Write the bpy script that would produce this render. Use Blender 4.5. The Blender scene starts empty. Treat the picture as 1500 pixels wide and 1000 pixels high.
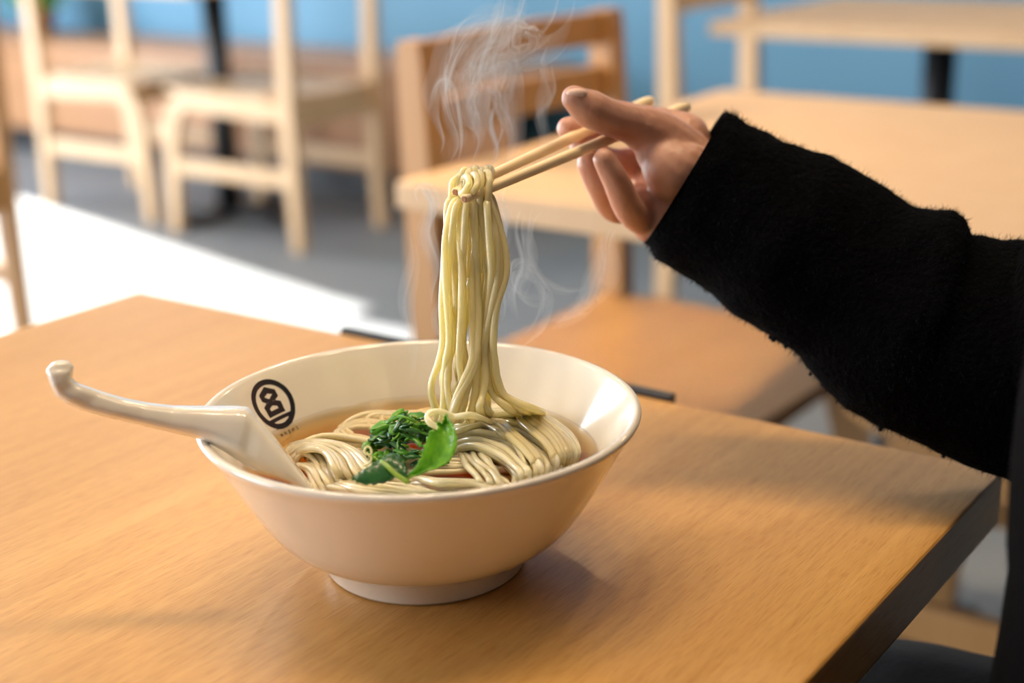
import bpy, bmesh, math, random
from mathutils import Vector, Matrix, noise
random.seed(7)
scene = bpy.context.scene
COL = scene.collection
PI = math.pi

# ------------------------------------------------------------------ camera
FPX = 2140.8; PITCH = 0.3126; ROLL = -0.0219
CAM = Vector((0.0446, -0.6525, 1.0627))
_F = Vector((0, math.cos(PITCH), -math.sin(PITCH)))
_U0 = Vector((0, math.sin(PITCH), math.cos(PITCH)))
_R0 = Vector((1, 0, 0))
_c, _s = math.cos(ROLL), math.sin(ROLL)
_R = _c * _R0 + _s * _U0
_U = -_s * _R0 + _c * _U0
cd = bpy.data.cameras.new('camera'); cam = bpy.data.objects.new('camera', cd); COL.objects.link(cam)
cam.matrix_world = Matrix(((_R.x, _U.x, -_F.x, CAM.x), (_R.y, _U.y, -_F.y, CAM.y), (_R.z, _U.z, -_F.z, CAM.z), (0, 0, 0, 1)))
cd.sensor_width = 36.0; cd.lens = FPX / 1500 * 36.0
cd.clip_start = 0.02; cd.clip_end = 60
cd.dof.use_dof = True; cd.dof.focus_distance = 0.700; cd.dof.aperture_fstop = 4.2; cd.dof.aperture_blades = 0
scene.camera = cam

# room axes: a runs along the tables' long edges, b away from the camera towards the blue wall
UX = Vector((0.816, -0.578, 0)); VX = Vector((0.578, 0.816, 0))
ROOM_YAW = math.atan2(-0.578, 0.816)
def W(a, b, z=0.0): return UX * a + VX * b + Vector((0, 0, z))

# ------------------------------------------------------------------ world, light, exposure
world = bpy.data.worlds.new('world'); scene.world = world; world.use_nodes = True
bg = world.node_tree.nodes['Background']; bg.inputs[0].default_value = (0.86, 0.90, 1.0, 1); bg.inputs[1].default_value = 0.20

sd = bpy.data.lights.new('sun', 'SUN'); sun = bpy.data.objects.new('sun', sd); COL.objects.link(sun)
sd.energy = 42.0; sd.angle = math.radians(0.6); sd.color = (1.0, 0.93, 0.82)
_dir = UX * 1.0 + VX * (-0.212); _dir.normalize()
_elev = math.radians(27.5)
_dir = _dir * math.cos(_elev) + Vector((0, 0, -math.sin(_elev)))
sun.rotation_euler = _dir.to_track_quat('-Z', 'Y').to_euler()

def area(name, loc, target, sx, sy, power, color, shape='RECTANGLE'):
    l = bpy.data.lights.new(name, 'AREA'); l.shape = shape; l.size = sx
    if shape == 'RECTANGLE': l.size_y = sy
    l.energy = power; l.color = color
    o = bpy.data.objects.new(name, l); COL.objects.link(o); o.location = loc
    o.rotation_euler = (Vector(target) - Vector(loc)).to_track_quat('-Z', 'Z').to_euler()
    return o
# daylight entering by the big window in the left wall
area('window_daylight', W(-5.9, 0.75, 1.2), W(0, 0.75, 1.0), 4.4, 2.2, 590, (0.86, 0.93, 1.0))
# soft fill light added behind and left of the viewer to brighten the noodles
area('noodle_fill_light', W(-2.9, -2.5, 1.25), W(0, 0, .9), 2.4, 1.7, 125, (0.95, 0.96, 1.0))
# warm ceiling lamps: a short row over the near table and one row over the tables behind
LAMPS = [(-0.62 + 0.24 * k, -0.16 + 0.17 * k, 2.35) for k in range(5)]
BACK_LAMPS = [(-2.1, .15, 2.35), (-3.2, 2.4, 2.35), (-1.0, 1.5, 2.35), (-2.0, 1.9, 2.35), (-0.2, 2.6, 2.35)]  # the first one is added further left to light the amber chair's seat

scene.view_settings.view_transform = 'Standard'; scene.view_settings.look = 'None'
scene.view_settings.exposure = -0.05; scene.view_settings.gamma = 1.0
scene.view_settings.use_curve_mapping = False
scene.cycles.max_bounces = 10; scene.cycles.diffuse_bounces = 4; scene.cycles.glossy_bounces = 4
scene.cycles.transparent_max_bounces = 16; scene.cycles.volume_bounces = 0
scene.cycles.caustics_reflective = False; scene.cycles.caustics_refractive = False
scene.cycles.sample_clamp_indirect = 4.0

# ------------------------------------------------------------------ projection of a photo point into the room
def ray(x, y): return _F + _R * ((x - 750) / FPX) - _U * ((y - 500) / FPX)
def dep(x, y, t): return CAM + ray(x, y) * t
def atz(x, y, z):
    d = ray(x, y); return CAM + d * ((z - CAM.z) / d.z)

# ------------------------------------------------------------------ materials
def new_mat(name):
    m = bpy.data.materials.new(name); m.use_nodes = True
    return m, m.node_tree.nodes, m.node_tree.links, m.node_tree.nodes['Principled BSDF']
def setp(b, **k):
    for n, v in k.items():
        n = n.replace('_', ' ')
        if n in b.inputs: b.inputs[n].default_value = v
def simple(name, col, rough=0.5, **k):
    m, n, l, b = new_mat(name)
    b.inputs['Base Color'].default_value = (*col, 1); b.inputs['Roughness'].default_value = rough
    setp(b, **k); return m
def noisy(name, c1, c2, scale, rough=0.5, bump=0.0, bscale=None, stretch=(1, 1, 1), detail=4, dist=0.001, **k):
    m, n, l, b = new_mat(name)
    tc = n.new('ShaderNodeTexCoord'); mp = n.new('ShaderNodeMapping'); mp.inputs['Scale'].default_value = stretch
    l.new(tc.outputs['Object'], mp.inputs['Vector'])
    t = n.new('ShaderNodeTexNoise'); t.inputs['Scale'].default_value = scale; t.inputs['Detail'].default_value = detail
    l.new(mp.outputs['Vector'], t.inputs['Vector'])
    r = n.new('ShaderNodeValToRGB'); r.color_ramp.elements[0].position = 0.3; r.color_ramp.elements[1].position = 0.7
    r.color_ramp.elements[0].color = (*c1, 1); r.color_ramp.elements[1].color = (*c2, 1)
    l.new(t.outputs['Fac'], r.inputs['Fac']); l.new(r.outputs['Color'], b.inputs['Base Color'])
    b.inputs['Roughness'].default_value = rough; setp(b, **k)
    if bump:
        t2 = n.new('ShaderNodeTexNoise'); t2.inputs['Scale'].default_value = bscale or scale * 3; t2.inputs['Detail'].default_value = 3
        l.new(mp.outputs['Vector'], t2.inputs['Vector'])
        bp = n.new('ShaderNodeBump'); bp.inputs['Strength'].default_value = bump; bp.inputs['Distance'].default_value = dist
        l.new(t2.outputs['Fac'], bp.inputs['Height']); l.new(bp.outputs['Normal'], b.inputs['Normal'])
    return m
def wood(name, light, dark, along='Y', rough=0.38, fine=True, bump=0.25):
    """beech: broad soft bands, long fine streaks and short dark flecks that run along one axis"""
    m, n, l, b = new_mat(name)
    tc = n.new('ShaderNodeTexCoord')
    def tex(sa, sx, sz, detail, rot=0.0):
        mp = n.new('ShaderNodeMapping')
        mp.inputs['Scale'].default_value = (sx, sa, sz) if along == 'Y' else ((sa, sx, sz) if along == 'X' else (sx, sx, sa))
        mp.inputs['Rotation'].default_value = (0, 0, rot)
        l.new(tc.outputs['Object'], mp.inputs['Vector'])
        t = n.new('ShaderNodeTexNoise'); t.inputs['Scale'].default_value = 1.0; t.inputs['Detail'].default_value = detail
        t.inputs['Distortion'].default_value = 0.35
        l.new(mp.outputs['Vector'], t.inputs['Vector']); return t
    def ramp(src, p0, p1):
        r = n.new('ShaderNodeMapRange'); r.inputs['From Min'].default_value = p0; r.inputs['From Max'].default_value = p1
        l.new(src.outputs['Fac'], r.inputs['Value']); return r.outputs['Result']
    broad = ramp(tex(1.4, 16, 16, 3), .3, .7)
    streak = ramp(tex(7, 260, 260, 3), .32, .68)
    fleck = ramp(tex(75, 1250, 1250, 2), .47, .72)
    a1 = n.new('ShaderNodeMath'); a1.operation = 'MULTIPLY_ADD'; l.new(streak, a1.inputs[0]); a1.inputs[1].default_value = 0.34
    m0 = n.new('ShaderNodeMath'); m0.operation = 'MULTIPLY'; l.new(broad, m0.inputs[0]); m0.inputs[1].default_value = 0.40
    l.new(m0.outputs[0], a1.inputs[2])
    a2 = n.new('ShaderNodeMath'); a2.operation = 'MULTIPLY_ADD'; l.new(fleck, a2.inputs[0]); a2.inputs[1].default_value = 0.50 if fine else 0.0
    l.new(a1.outputs[0], a2.inputs[2])
    mix = n.new('ShaderNodeMix'); mix.data_type = 'RGBA'
    mix.inputs['A'].default_value = (*light, 1); mix.inputs['B'].default_value = (*dark, 1)
    l.new(a2.outputs[0], mix.inputs['Factor']); l.new(mix.outputs['Result'], b.inputs['Base Color'])
    b.inputs['Roughness'].default_value = rough
    bp = n.new('ShaderNodeBump'); bp.invert = True; bp.inputs['Strength'].default_value = bump; bp.inputs['Distance'].default_value = 0.0004
    l.new(a2.outputs[0], bp.inputs['Height']); l.new(bp.outputs['Normal'], b.inputs['Normal'])
    return m

M = {}
M['table'] = wood('beech_tabletop', (0.67, 0.375, 0.115), (0.46, 0.22, 0.045), 'Y', 0.36)
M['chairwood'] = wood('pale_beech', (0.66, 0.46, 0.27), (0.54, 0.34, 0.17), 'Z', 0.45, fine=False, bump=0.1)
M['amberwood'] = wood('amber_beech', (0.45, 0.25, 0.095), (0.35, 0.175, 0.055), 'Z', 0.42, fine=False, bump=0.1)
M['benchwood'] = wood('bench_wood', (0.44, 0.22, 0.10), (0.30, 0.135, 0.05), 'X', 0.45, fine=False, bump=0.1)
M['edge'] = wood('beech_edge_band', (0.34, 0.20, 0.10), (0.20, 0.11, 0.05), 'Y', 0.5)
M['black'] = simple('black_metal', (0.012, 0.014, 0.017), 0.45)
M['floor'] = noisy('grey_floor', (0.13, 0.15, 0.175), (0.19, 0.205, 0.225), 1.3, 0.55, 0.1, 40)
M['blue'] = noisy('blue_painted_wall', (0.080, 0.225, 0.365), (0.10, 0.26, 0.41), 0.8, 0.6, 0.05, 60)
M['white'] = simple('white_plaster', (0.62, 0.60, 0.56), 0.7)
M['ceiling'] = simple('ceiling_paint', (0.50, 0.44, 0.36), 0.8)
M['porcelain'] = simple('porcelain', (0.82, 0.765, 0.67), 0.16, IOR=1.5, Coat_Weight=0.6, Coat_Roughness=0.06)
M['ink'] = simple('black_glaze', (0.01, 0.01, 0.012), 0.2)
M['stick'] = wood('chopstick_wood', (0.92, 0.74, 0.46), (0.80, 0.58, 0.30), 'X', 0.5, fine=False, bump=0.3)
M['stickend'] = simple('stick_end_grain', (0.36, 0.15, 0.045), 0.45)
M['sweater'] = noisy('black_wool', (0.0007, 0.0008, 0.001), (0.0018, 0.0020, 0.0026), 160, 1.0, 1.0, 350, Specular_IOR_Level=0.05, dist=0.002)
M['fuzz'] = simple('wool_fibre', (0.008, 0.010, 0.015), 0.9, Specular_IOR_Level=0.1)
M['trousers'] = noisy('black_cloth', (0.006, 0.007, 0.010), (0.010, 0.012, 0.016), 90, 0.9, 0.5, 300)
M['hair'] = simple('dark_hair', (0.012, 0.008, 0.006), 0.4)
M['eye'] = simple('eye', (0.03, 0.02, 0.015), 0.1)
M['pot'] = simple('terracotta', (0.30, 0.13, 0.07), 0.8)
M['plant'] = noisy('plant_leaf', (0.10, 0.30, 0.03), (0.22, 0.52, 0.06), 20, 0.5)

# noodle: waxy translucent dough
def noodle_mat(name, col, sss=0.45, trans=0.0):
    m, n, l, b = new_mat(name)
    b.inputs['Base Color'].default_value = (*col, 1)
    setp(b, Roughness=0.27, Subsurface_Weight=sss, Subsurface_Scale=0.012, IOR=1.42, Coat_Weight=0.5, Coat_Roughness=0.1)
    b.inputs['Subsurface Radius'].default_value = (1.0, 0.95, 0.6)
    if trans:
        tr = n.new('ShaderNodeBsdfTranslucent'); tr.inputs['Color'].default_value = (1.0, col[1] ** .8, col[2], 1)
        mx = n.new('ShaderNodeMixShader'); mx.inputs['Fac'].default_value = trans
        l.new(b.outputs[0], mx.inputs[1]); l.new(tr.outputs[0], mx.inputs[2]); l.new(mx.outputs[0], n['Material Output'].inputs['Surface'])
    return m
M['noodle'] = noodle_mat('noodle_dough', (1.0, 0.88, 0.52), 0.6, 0.15)
M['noodlehang'] = noodle_mat('noodle_lifted', (1.0, 0.86, 0.44), 0.6, 0.28)
M['noodlewet'] = noodle_mat('noodle_in_broth', (0.98, 0.84, 0.50), 0.5, 0.1)
M['curl'] = noodle_mat('citrus_peel', (0.80, 0.78, 0.30), 0.3)

def skin_mat():
    m, n, l, b = new_mat('skin')
    tc = n.new('ShaderNodeTexCoord')
    t = n.new('ShaderNodeTexNoise'); t.inputs['Scale'].default_value = 60; t.inputs['Detail'].default_value = 4
    l.new(tc.outputs['Object'], t.inputs['Vector'])
    r = n.new('ShaderNodeValToRGB'); r.color_ramp.elements[0].position = .35; r.color_ramp.elements[1].position = .7
    r.color_ramp.elements[0].color = (0.50, 0.25, 0.17, 1); r.color_ramp.elements[1].color = (0.60, 0.33, 0.235, 1)
    l.new(t.outputs['Fac'], r.inputs['Fac']); l.new(r.outputs['Color'], b.inputs['Base Color'])
    setp(b, Roughness=0.42, Subsurface_Weight=0.25, Subsurface_Scale=0.006)
    b.inputs['Subsurface Radius'].default_value = (1, .35, .2)
    # fine creases across the palm
    mp = n.new('ShaderNodeMapping'); mp.inputs['Scale'].default_value = (170, 170, 60); mp.inputs['Rotation'].default_value = (0.2, 0.6, 0.3)
    l.new(tc.outputs['Object'], mp.inputs['Vector'])
    v = n.new('ShaderNodeTexNoise'); v.inputs['Scale'].default_value = 1.0; v.inputs['Detail'].default_value = 4; v.inputs['Distortion'].default_value = 0.8
    l.new(mp.outputs['Vector'], v.inputs['Vector'])
    bp = n.new('ShaderNodeBump'); bp.inputs['Strength'].default_value = 0.55; bp.inputs['Distance'].default_value = 0.0012
    l.new(v.outputs['Fac'], bp.inputs['Height']); l.new(bp.outputs['Normal'], b.inputs['Normal'])
    return m
M['skin'] = skin_mat()
M['nail'] = simple('nail', (0.80, 0.54, 0.44), 0.45)

def leaf_mat(name, c1, c2, trans=0.35):
    m, n, l, b = new_mat(name)
    tc = n.new('ShaderNodeTexCoord'); t = n.new('ShaderNodeTexNoise'); t.inputs['Scale'].default_value = 220; t.inputs['Detail'].default_value = 3
    l.new(tc.outputs['Object'], t.inputs['Vector'])
    r = n.new('ShaderNodeValToRGB'); r.color_ramp.elements[0].position = .35; r.color_ramp.elements[1].position = .65
    r.color_ramp.elements[0].color = (*c1, 1); r.color_ramp.elements[1].color = (*c2, 1)
    l.new(t.outputs['Fac'], r.inputs['Fac']); l.new(r.outputs['Color'], b.inputs['Base Color'])
    setp(b, Roughness=0.3, Coat_Weight=0.4, Coat_Roughness=0.12)
    tr = n.new('ShaderNodeBsdfTranslucent'); l.new(r.outputs['Color'], tr.inputs['Color'])
    mx = n.new('ShaderNodeMixShader'); mx.inputs['Fac'].default_value = trans
    out = n['Material Output']
    l.new(b.outputs[0], mx.inputs[1]); l.new(tr.outputs[0], mx.inputs[2]); l.new(mx.outputs[0], out.inputs['Surface'])
    bp = n.new('ShaderNodeBump'); bp.inputs['Strength'].default_value = 0.5; bp.inputs['Distance'].default_value = 0.0006
    l.new(t.outputs['Fac'], bp.inputs['Height']); l.new(bp.outputs['Normal'], b.inputs['Normal'])
    return m
M['leafbright'] = leaf_mat('bright_leaf', (0.14, 0.44, 0.015), (0.26, 0.60, 0.03))
M['leafdark'] = leaf_mat('dark_leaf', (0.012, 0.10, 0.022), (0.03, 0.17, 0.03), 0.2)
M['leafmid'] = leaf_mat('mid_leaf', (0.05, 0.28, 0.02), (0.15, 0.48, 0.03), 0.3)
M['stem'] = leaf_mat('pale_stem', (0.30, 0.52, 0.06), (0.42, 0.62, 0.10), 0.3)

def broth_mats():
    m = bpy.data.materials.new('amber_broth'); m.use_nodes = True
    n, l = m.node_tree.nodes, m.node_tree.links; n.clear()
    out = n.new('ShaderNodeOutputMaterial')
    gl = n.new('ShaderNodeBsdfGlossy'); gl.inputs['Roughness'].default_value = 0.04
    tr = n.new('ShaderNodeBsdfTransparent')
    fr = n.new('ShaderNodeFresnel'); fr.inputs['IOR'].default_value = 1.34
    mx = n.new('ShaderNodeMixShader'); l.new(fr.outputs[0], mx.inputs[0]); l.new(tr.outputs[0], mx.inputs[1]); l.new(gl.outputs[0], mx.inputs[2])
    tc = n.new('ShaderNodeTexCoord'); t = n.new('ShaderNodeTexNoise'); t.inputs['Scale'].default_value = 45; t.inputs['Detail'].default_value = 2
    l.new(tc.outputs['Object'], t.inputs['Vector'])
    bp = n.new('ShaderNodeBump'); bp.inputs['Strength'].default_value = 0.25; bp.inputs['Distance'].default_value = 0.002
    l.new(t.outputs['Fac'], bp.inputs['Height']); l.new(bp.outputs['Normal'], gl.inputs['Normal'])
    geo = n.new('ShaderNodeNewGeometry'); front = n.new('ShaderNodeMath'); front.operation = 'SUBTRACT'; front.inputs[0].default_value = 1.0; l.new(geo.outputs['Backfacing'], front.inputs[1])
    fm = n.new('ShaderNodeMath'); fm.operation = 'MULTIPLY'; l.new(fr.outputs[0], fm.inputs[0]); l.new(front.outputs[0], fm.inputs[1]); l.new(fm.outputs[0], mx.inputs[0])
    l.new(mx.outputs[0], out.inputs['Surface'])
    ab = n.new('ShaderNodeVolumeAbsorption'); ab.inputs['Color'].default_value = (0.93, 0.70, 0.10, 1); ab.inputs['Density'].default_value = 88
    l.new(ab.outputs[0], out.inputs['Volume'])
    return m
M['broth'] = broth_mats()
# ------------------------------------------------------------------ mesh helpers
def tag(o, label=None, cat=None, group=None, kind=None):
    if label: o['label'] = label
    if cat: o['category'] = cat
    if group: o['group'] = group
    if kind: o['kind'] = kind
    return o
def mesh(name, v, f, m, parent=None, smooth=True, label=None, loc=None, rotz=None, weld=False):
    me = bpy.data.meshes.new(name); me.from_pydata([tuple(p) for p in v], [], f); me.update()
    bm = bmesh.new(); bm.from_mesh(me)
    if weld: bmesh.ops.remove_doubles(bm, verts=bm.verts[:], dist=1e-6)
    bmesh.ops.recalc_face_normals(bm, faces=bm.faces[:]); bm.to_mesh(me); bm.free()
    if smooth: me.polygons.foreach_set('use_smooth', [True] * len(me.polygons))
    for mm in (m if isinstance(m, (list, tuple)) else [m]): me.materials.append(mm)
    o = bpy.data.objects.new(name, me); COL.objects.link(o)
    if parent: o.parent = parent
    if label: o['label'] = label
    if loc is not None: o.location = loc
    if rotz is not None: o.rotation_euler = (0, 0, rotz)
    return o
def empty(name, loc=(0, 0, 0), rotz=0.0):
    o = bpy.data.objects.new(name, None); COL.objects.link(o); o.location = loc; o.rotation_euler = (0, 0, rotz); o.empty_display_size = .05
    return o
class MB:
    def __init__(s): s.v = []; s.f = []
    def add(s, v, f):
        k = len(s.v); s.v += [Vector(p) for p in v]; s.f += [tuple(i + k for i in q) for q in f]; return s
    def box(s, x0, x1, y0, y1, z0, z1, bev=0.003, seg=2):
        bm = bmesh.new(); bmesh.ops.create_cube(bm, size=1)
        for q in bm.verts: q.co = Vector(((x0 + x1) / 2 + q.co.x * (x1 - x0), (y0 + y1) / 2 + q.co.y * (y1 - y0), (z0 + z1) / 2 + q.co.z * (z1 - z0)))
        if bev: bmesh.ops.bevel(bm, geom=bm.edges[:], offset=bev, segments=seg, profile=.6, affect='EDGES')
        bm.verts.index_update(); s.add([q.co.copy() for q in bm.verts], [tuple(q.index for q in f.verts) for f in bm.faces]); bm.free(); return s
    def tube(s, pts, rad, n=8, caps=True, flat=1.0):
        pts = [Vector(p) for p in pts]; N = len(pts)
        if not isinstance(rad, (list, tuple)): rad = [rad] * N
        prev = None; v = []; f = []
        for i, p in enumerate(pts):
            t = (pts[min(i + 1, N - 1)] - pts[max(i - 1, 0)])
            t = t.normalized() if t.length > 1e-9 else Vector((0, 0, 1))
            if prev is None:
                a = Vector((0, 0, 1)) if abs(t.z) < .9 else Vector((1, 0, 0)); nx = (a - t * a.dot(t)).normalized()
            else:
                nx = prev - t * prev.dot(t); nx = nx.normalized() if nx.length > 1e-9 else prev
            prev = nx; ny = t.cross(nx)
            for k in range(n):
                an = 2 * PI * k / n; v.append(p + (nx * math.cos(an) + ny * math.sin(an) * flat) * rad[i])
        for i in range(N - 1):
            for k in range(n):
                k2 = (k + 1) % n; f.append((i * n + k, i * n + k2, (i + 1) * n + k2, (i + 1) * n + k))
        if caps: f.append(tuple(range(n - 1, -1, -1))); f.append(tuple((N - 1) * n + k for k in range(n)))
        return s.add(v, f)
    def lathe(s, prof, n=96, c=(0, 0, 0), cap=False):
        v = []; f = []; m = len(prof)
        for k in range(n):
            an = 2 * PI * k / n
            for r, z in prof: v.append(Vector((c[0] + r * math.cos(an), c[1] + r * math.sin(an), c[2] + z)))
        for k in range(n):
            k2 = (k + 1) % n
            for j in range(m - 1): f.append((k * m + j, k2 * m + j, k2 * m + j + 1, k * m + j + 1))
        if cap: f.append(tuple(k * m for k in range(n - 1, -1, -1))); f.append(tuple(k * m + m - 1 for k in range(n)))
        return s.add(v, f)
    def ball(s, c, r, sc=(1, 1, 1), n=16, m=10):
        v = []; f = []; c = Vector(c)
        for j in range(1, m):
            th = PI * j / m
            for k in range(n):
                an = 2 * PI * k / n; v.append(c + Vector((r * sc[0] * math.sin(th) * math.cos(an), r * sc[1] * math.sin(th) * math.sin(an), r * sc[2] * math.cos(th))))
        top = len(v); v.append(c + Vector((0, 0, r * sc[2]))); v.append(c - Vector((0, 0, r * sc[2])))
        for j in range(m - 2):
            for k in range(n):
                k2 = (k + 1) % n; f.append((j * n + k, (j + 1) * n + k, (j + 1) * n + k2, j * n + k2))
        for k in range(n):
            k2 = (k + 1) % n; f.append((top, k, k2)); f.append((top + 1, (m - 2) * n + k2, (m - 2) * n + k))
        return s.add(v, f)
    def loft(s, rings, closed=True, caps=True):
        n = len(rings[0]); v = [p for r in rings for p in r]; f = []
        for i in range(len(rings) - 1):
            for k in range(n if closed else n - 1):
                k2 = (k + 1) % n; f.append((i * n + k, i * n + k2, (i + 1) * n + k2, (i + 1) * n + k))
        if caps: f.append(tuple(range(n - 1, -1, -1))); f.append(tuple((len(rings) - 1) * n + k for k in range(n)))
        return s.add(v, f)
    def build(s, name, m, parent=None, smooth=True, label=None, loc=None, rotz=None, weld=False):
        return mesh(name, s.v, s.f, m, parent, smooth, label, loc, rotz, weld)
def spline(pts, n=8):
    """Catmull-Rom through points (any vector length)"""
    P = [Vector(p) for p in pts]; out = []
    for i in range(len(P) - 1):
        p0 = P[i - 1] if i else P[0] * 2 - P[1]; p1 = P[i]; p2 = P[i + 1]; p3 = P[i + 2] if i + 2 < len(P) else P[-1] * 2 - P[-2]
        for k in range(n):
            t = k / n
            out.append(0.5 * ((2 * p1) + (p2 - p0) * t + (2 * p0 - 5 * p1 + 4 * p2 - p3) * t * t + (3 * p1 - p0 - 3 * p2 + p3) * t ** 3))
    out.append(P[-1]); return out
def remeshed(mb, voxel, smooth_it=6, factor=.5):
    """weld overlapping bodies into one continuous skin, returned as plain verts and faces"""
    me = bpy.data.meshes.new('tmp'); me.from_pydata([tuple(p) for p in mb.v], [], mb.f); me.update()
    o = bpy.data.objects.new('tmp', me); COL.objects.link(o)
    r = o.modifiers.new('r', 'REMESH'); r.mode = 'VOXEL'; r.voxel_size = voxel
    if smooth_it:
        sm = o.modifiers.new('s', 'SMOOTH'); sm.factor = factor; sm.iterations = smooth_it
    dg = bpy.context.evaluated_depsgraph_get(); ev = o.evaluated_get(dg); m2 = ev.to_mesh()
    v = [q.co.copy() for q in m2.vertices]; f = [tuple(p.vertices) for p in m2.polygons]
    ev.to_mesh_clear(); bpy.data.objects.remove(o); bpy.data.meshes.remove(me)
    return v, f

# ================================================================== the room
TZ = 0.74
def slab(name, a0, a1, b0, b1, z0, z1, m):
    o = MB().box(a0, a1, b0, b1, z0, z1, 0).build(name, m, smooth=False, rotz=ROOM_YAW)
    return tag(o, kind='structure')
WB = 3.62
slab('floor', -6.3, 3.2, -2.6, WB + .15, -0.08, 0, M['floor'])
slab('wall_back', -6.3, 3.2, WB, WB + .15, 0, 2.7, M['blue'])
slab('ceiling', -6.3, 3.2, -2.6, WB + .15, 2.7, 2.8, M['ceiling'])
# left wall around the tall window the sun comes through
JB = 3.15; ZL = 2.50; JN = -1.5
w = MB(); w.box(-6.12, -6.0, JB, WB, 0, 2.7, 0); w.box(-6.12, -6.0, -2.6, JN, 0, 2.7, 0); w.box(-6.12, -6.0, JN, JB, ZL, 2.7, 0)
tag(w.build('wall_left', M['white'], smooth=False, rotz=ROOM_YAW), kind='structure')
w = MB()
for bb in (JN + .03, 0.0, 1.5, JB - .03): w.box(-6.10, -6.04, bb - .025, bb + .025, 0.0, ZL, .004)
w.box(-6.10, -6.04, JN, JB, ZL - .05, ZL, .004); w.box(-6.10, -6.04, JN, JB, 0.0, .05, .004)
tag(w.build('window_1', M['black'], smooth=False, rotz=ROOM_YAW), kind='structure')

# ------------------------------------------------------------------ ceiling lamps
def lamp(loc, power, label, group, size=.075, aim=None, spread=150):
    t = empty('ceiling_spotlight', loc); tag(t, label, 'ceiling light', group)
    MB().lathe([(.0, .10), (.05, .10), (.082, .09), (.090, .0), (.088, -.004), (.084, .0), (.080, .07), (.0, .07)], 32).build('lamp_housing', M['black'], t)
    MB().tube([(0, 0, .10), (0, 0, 2.7 - loc[2])], .008, 10).build('drop_rod', M['black'], t)
    l = bpy.data.lights.new('spotlight_bulb', 'AREA'); l.shape = 'DISK'; l.size = size; l.energy = power; l.color = (1.0, 0.75, 0.48); l.spread = math.radians(spread)
    o = bpy.data.objects.new('spotlight_bulb', l); COL.objects.link(o); o.parent = t; o.location = (0, 0, -.002 if aim is None else -.02)
    if aim is not None: o.rotation_euler = (Vector(aim) - Vector(loc)).to_track_quat('-Z', 'Z').to_euler()
for a, b, z in LAMPS: lamp(W(a, b, z), 3.2, 'small black ceiling spotlight in the row above the near table', 'spotlights above the near table', .16)
for a, b, z in BACK_LAMPS: lamp(W(a, b, z), 9, 'small black ceiling spotlight above the tables behind', 'spotlights above the tables behind', .12)

lamp(W(-2.6, .6, 2.2), 3.6, 'black spotlight added to brighten the seat of the amber chair', None, .12, W(-.5, 1.1, .44), 28)  # unseen extra spotlight, added to lift the dark amber seat under the table
# ------------------------------------------------------------------ tables
def table(label, a0, a1, b0, b1, top, thick, mat, ped, base=.28):
    t = empty('dining_table', W((a0 + a1) / 2, (b0 + b1) / 2, 0), ROOM_YAW); tag(t, label, 'table')
    hx, hy = (a1 - a0) / 2, (b1 - b0) / 2
    MB().box(-hx, hx, -hy, hy, top - thick, top, .0022, 3).build('tabletop', mat, t, smooth=False)
    pa, pb = ped[0] - (a0 + a1) / 2, ped[1] - (b0 + b1) / 2
    MB().tube([(pa, pb, .03), (pa, pb, top - thick - .006)], .038, 28).build('pedestal_column', M['black'], t)
    MB().box(pa - base, pa + base, pb - .035, pb + .035, 0, .03, .006).box(pa - .035, pa + .035, pb - base, pb + base, 0, .0295, .006).build('pedestal_base', M['black'], t)
    MB().box(pa - .14, pa + .14, pb - .14, pb + .14, top - thick - .008, top - thick, .001).build('mounting_plate', M['black'], t)
    return t
near = table('pale beech table in the foreground carrying the noodle bowl', -0.502, 0.203, -0.46, 0.259, TZ, .032, M['table'], (-.15, -.10))
table('wide beech table behind the black sleeve, with the amber chair at its end', -0.63, .20, .745, 1.55, .73, .03, M['chairwood'], (-.17, 1.15))
table('beech table at the top right edge, in front of the blue wall', -1.13, .10, 2.46, 3.2, .73, .03, M['chairwood'], (-.74, 2.86))
table('small table on a black pedestal between the two pale chairs at left', -3.35, -2.75, 2.42, 3.1, .765, .025, M['chairwood'], (-3.05, 2.80), .22)
# thin dark strip that stands along the far edge of the near table
s = MB().box(-.286, -.008, .2605, .268, TZ - .03, TZ + .0028, .001).build('edge_strip', M['black'], smooth=False, rotz=ROOM_YAW)
tag(s, 'thin black strip along the far edge of the near table, behind the bowl', 'strip')

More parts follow.
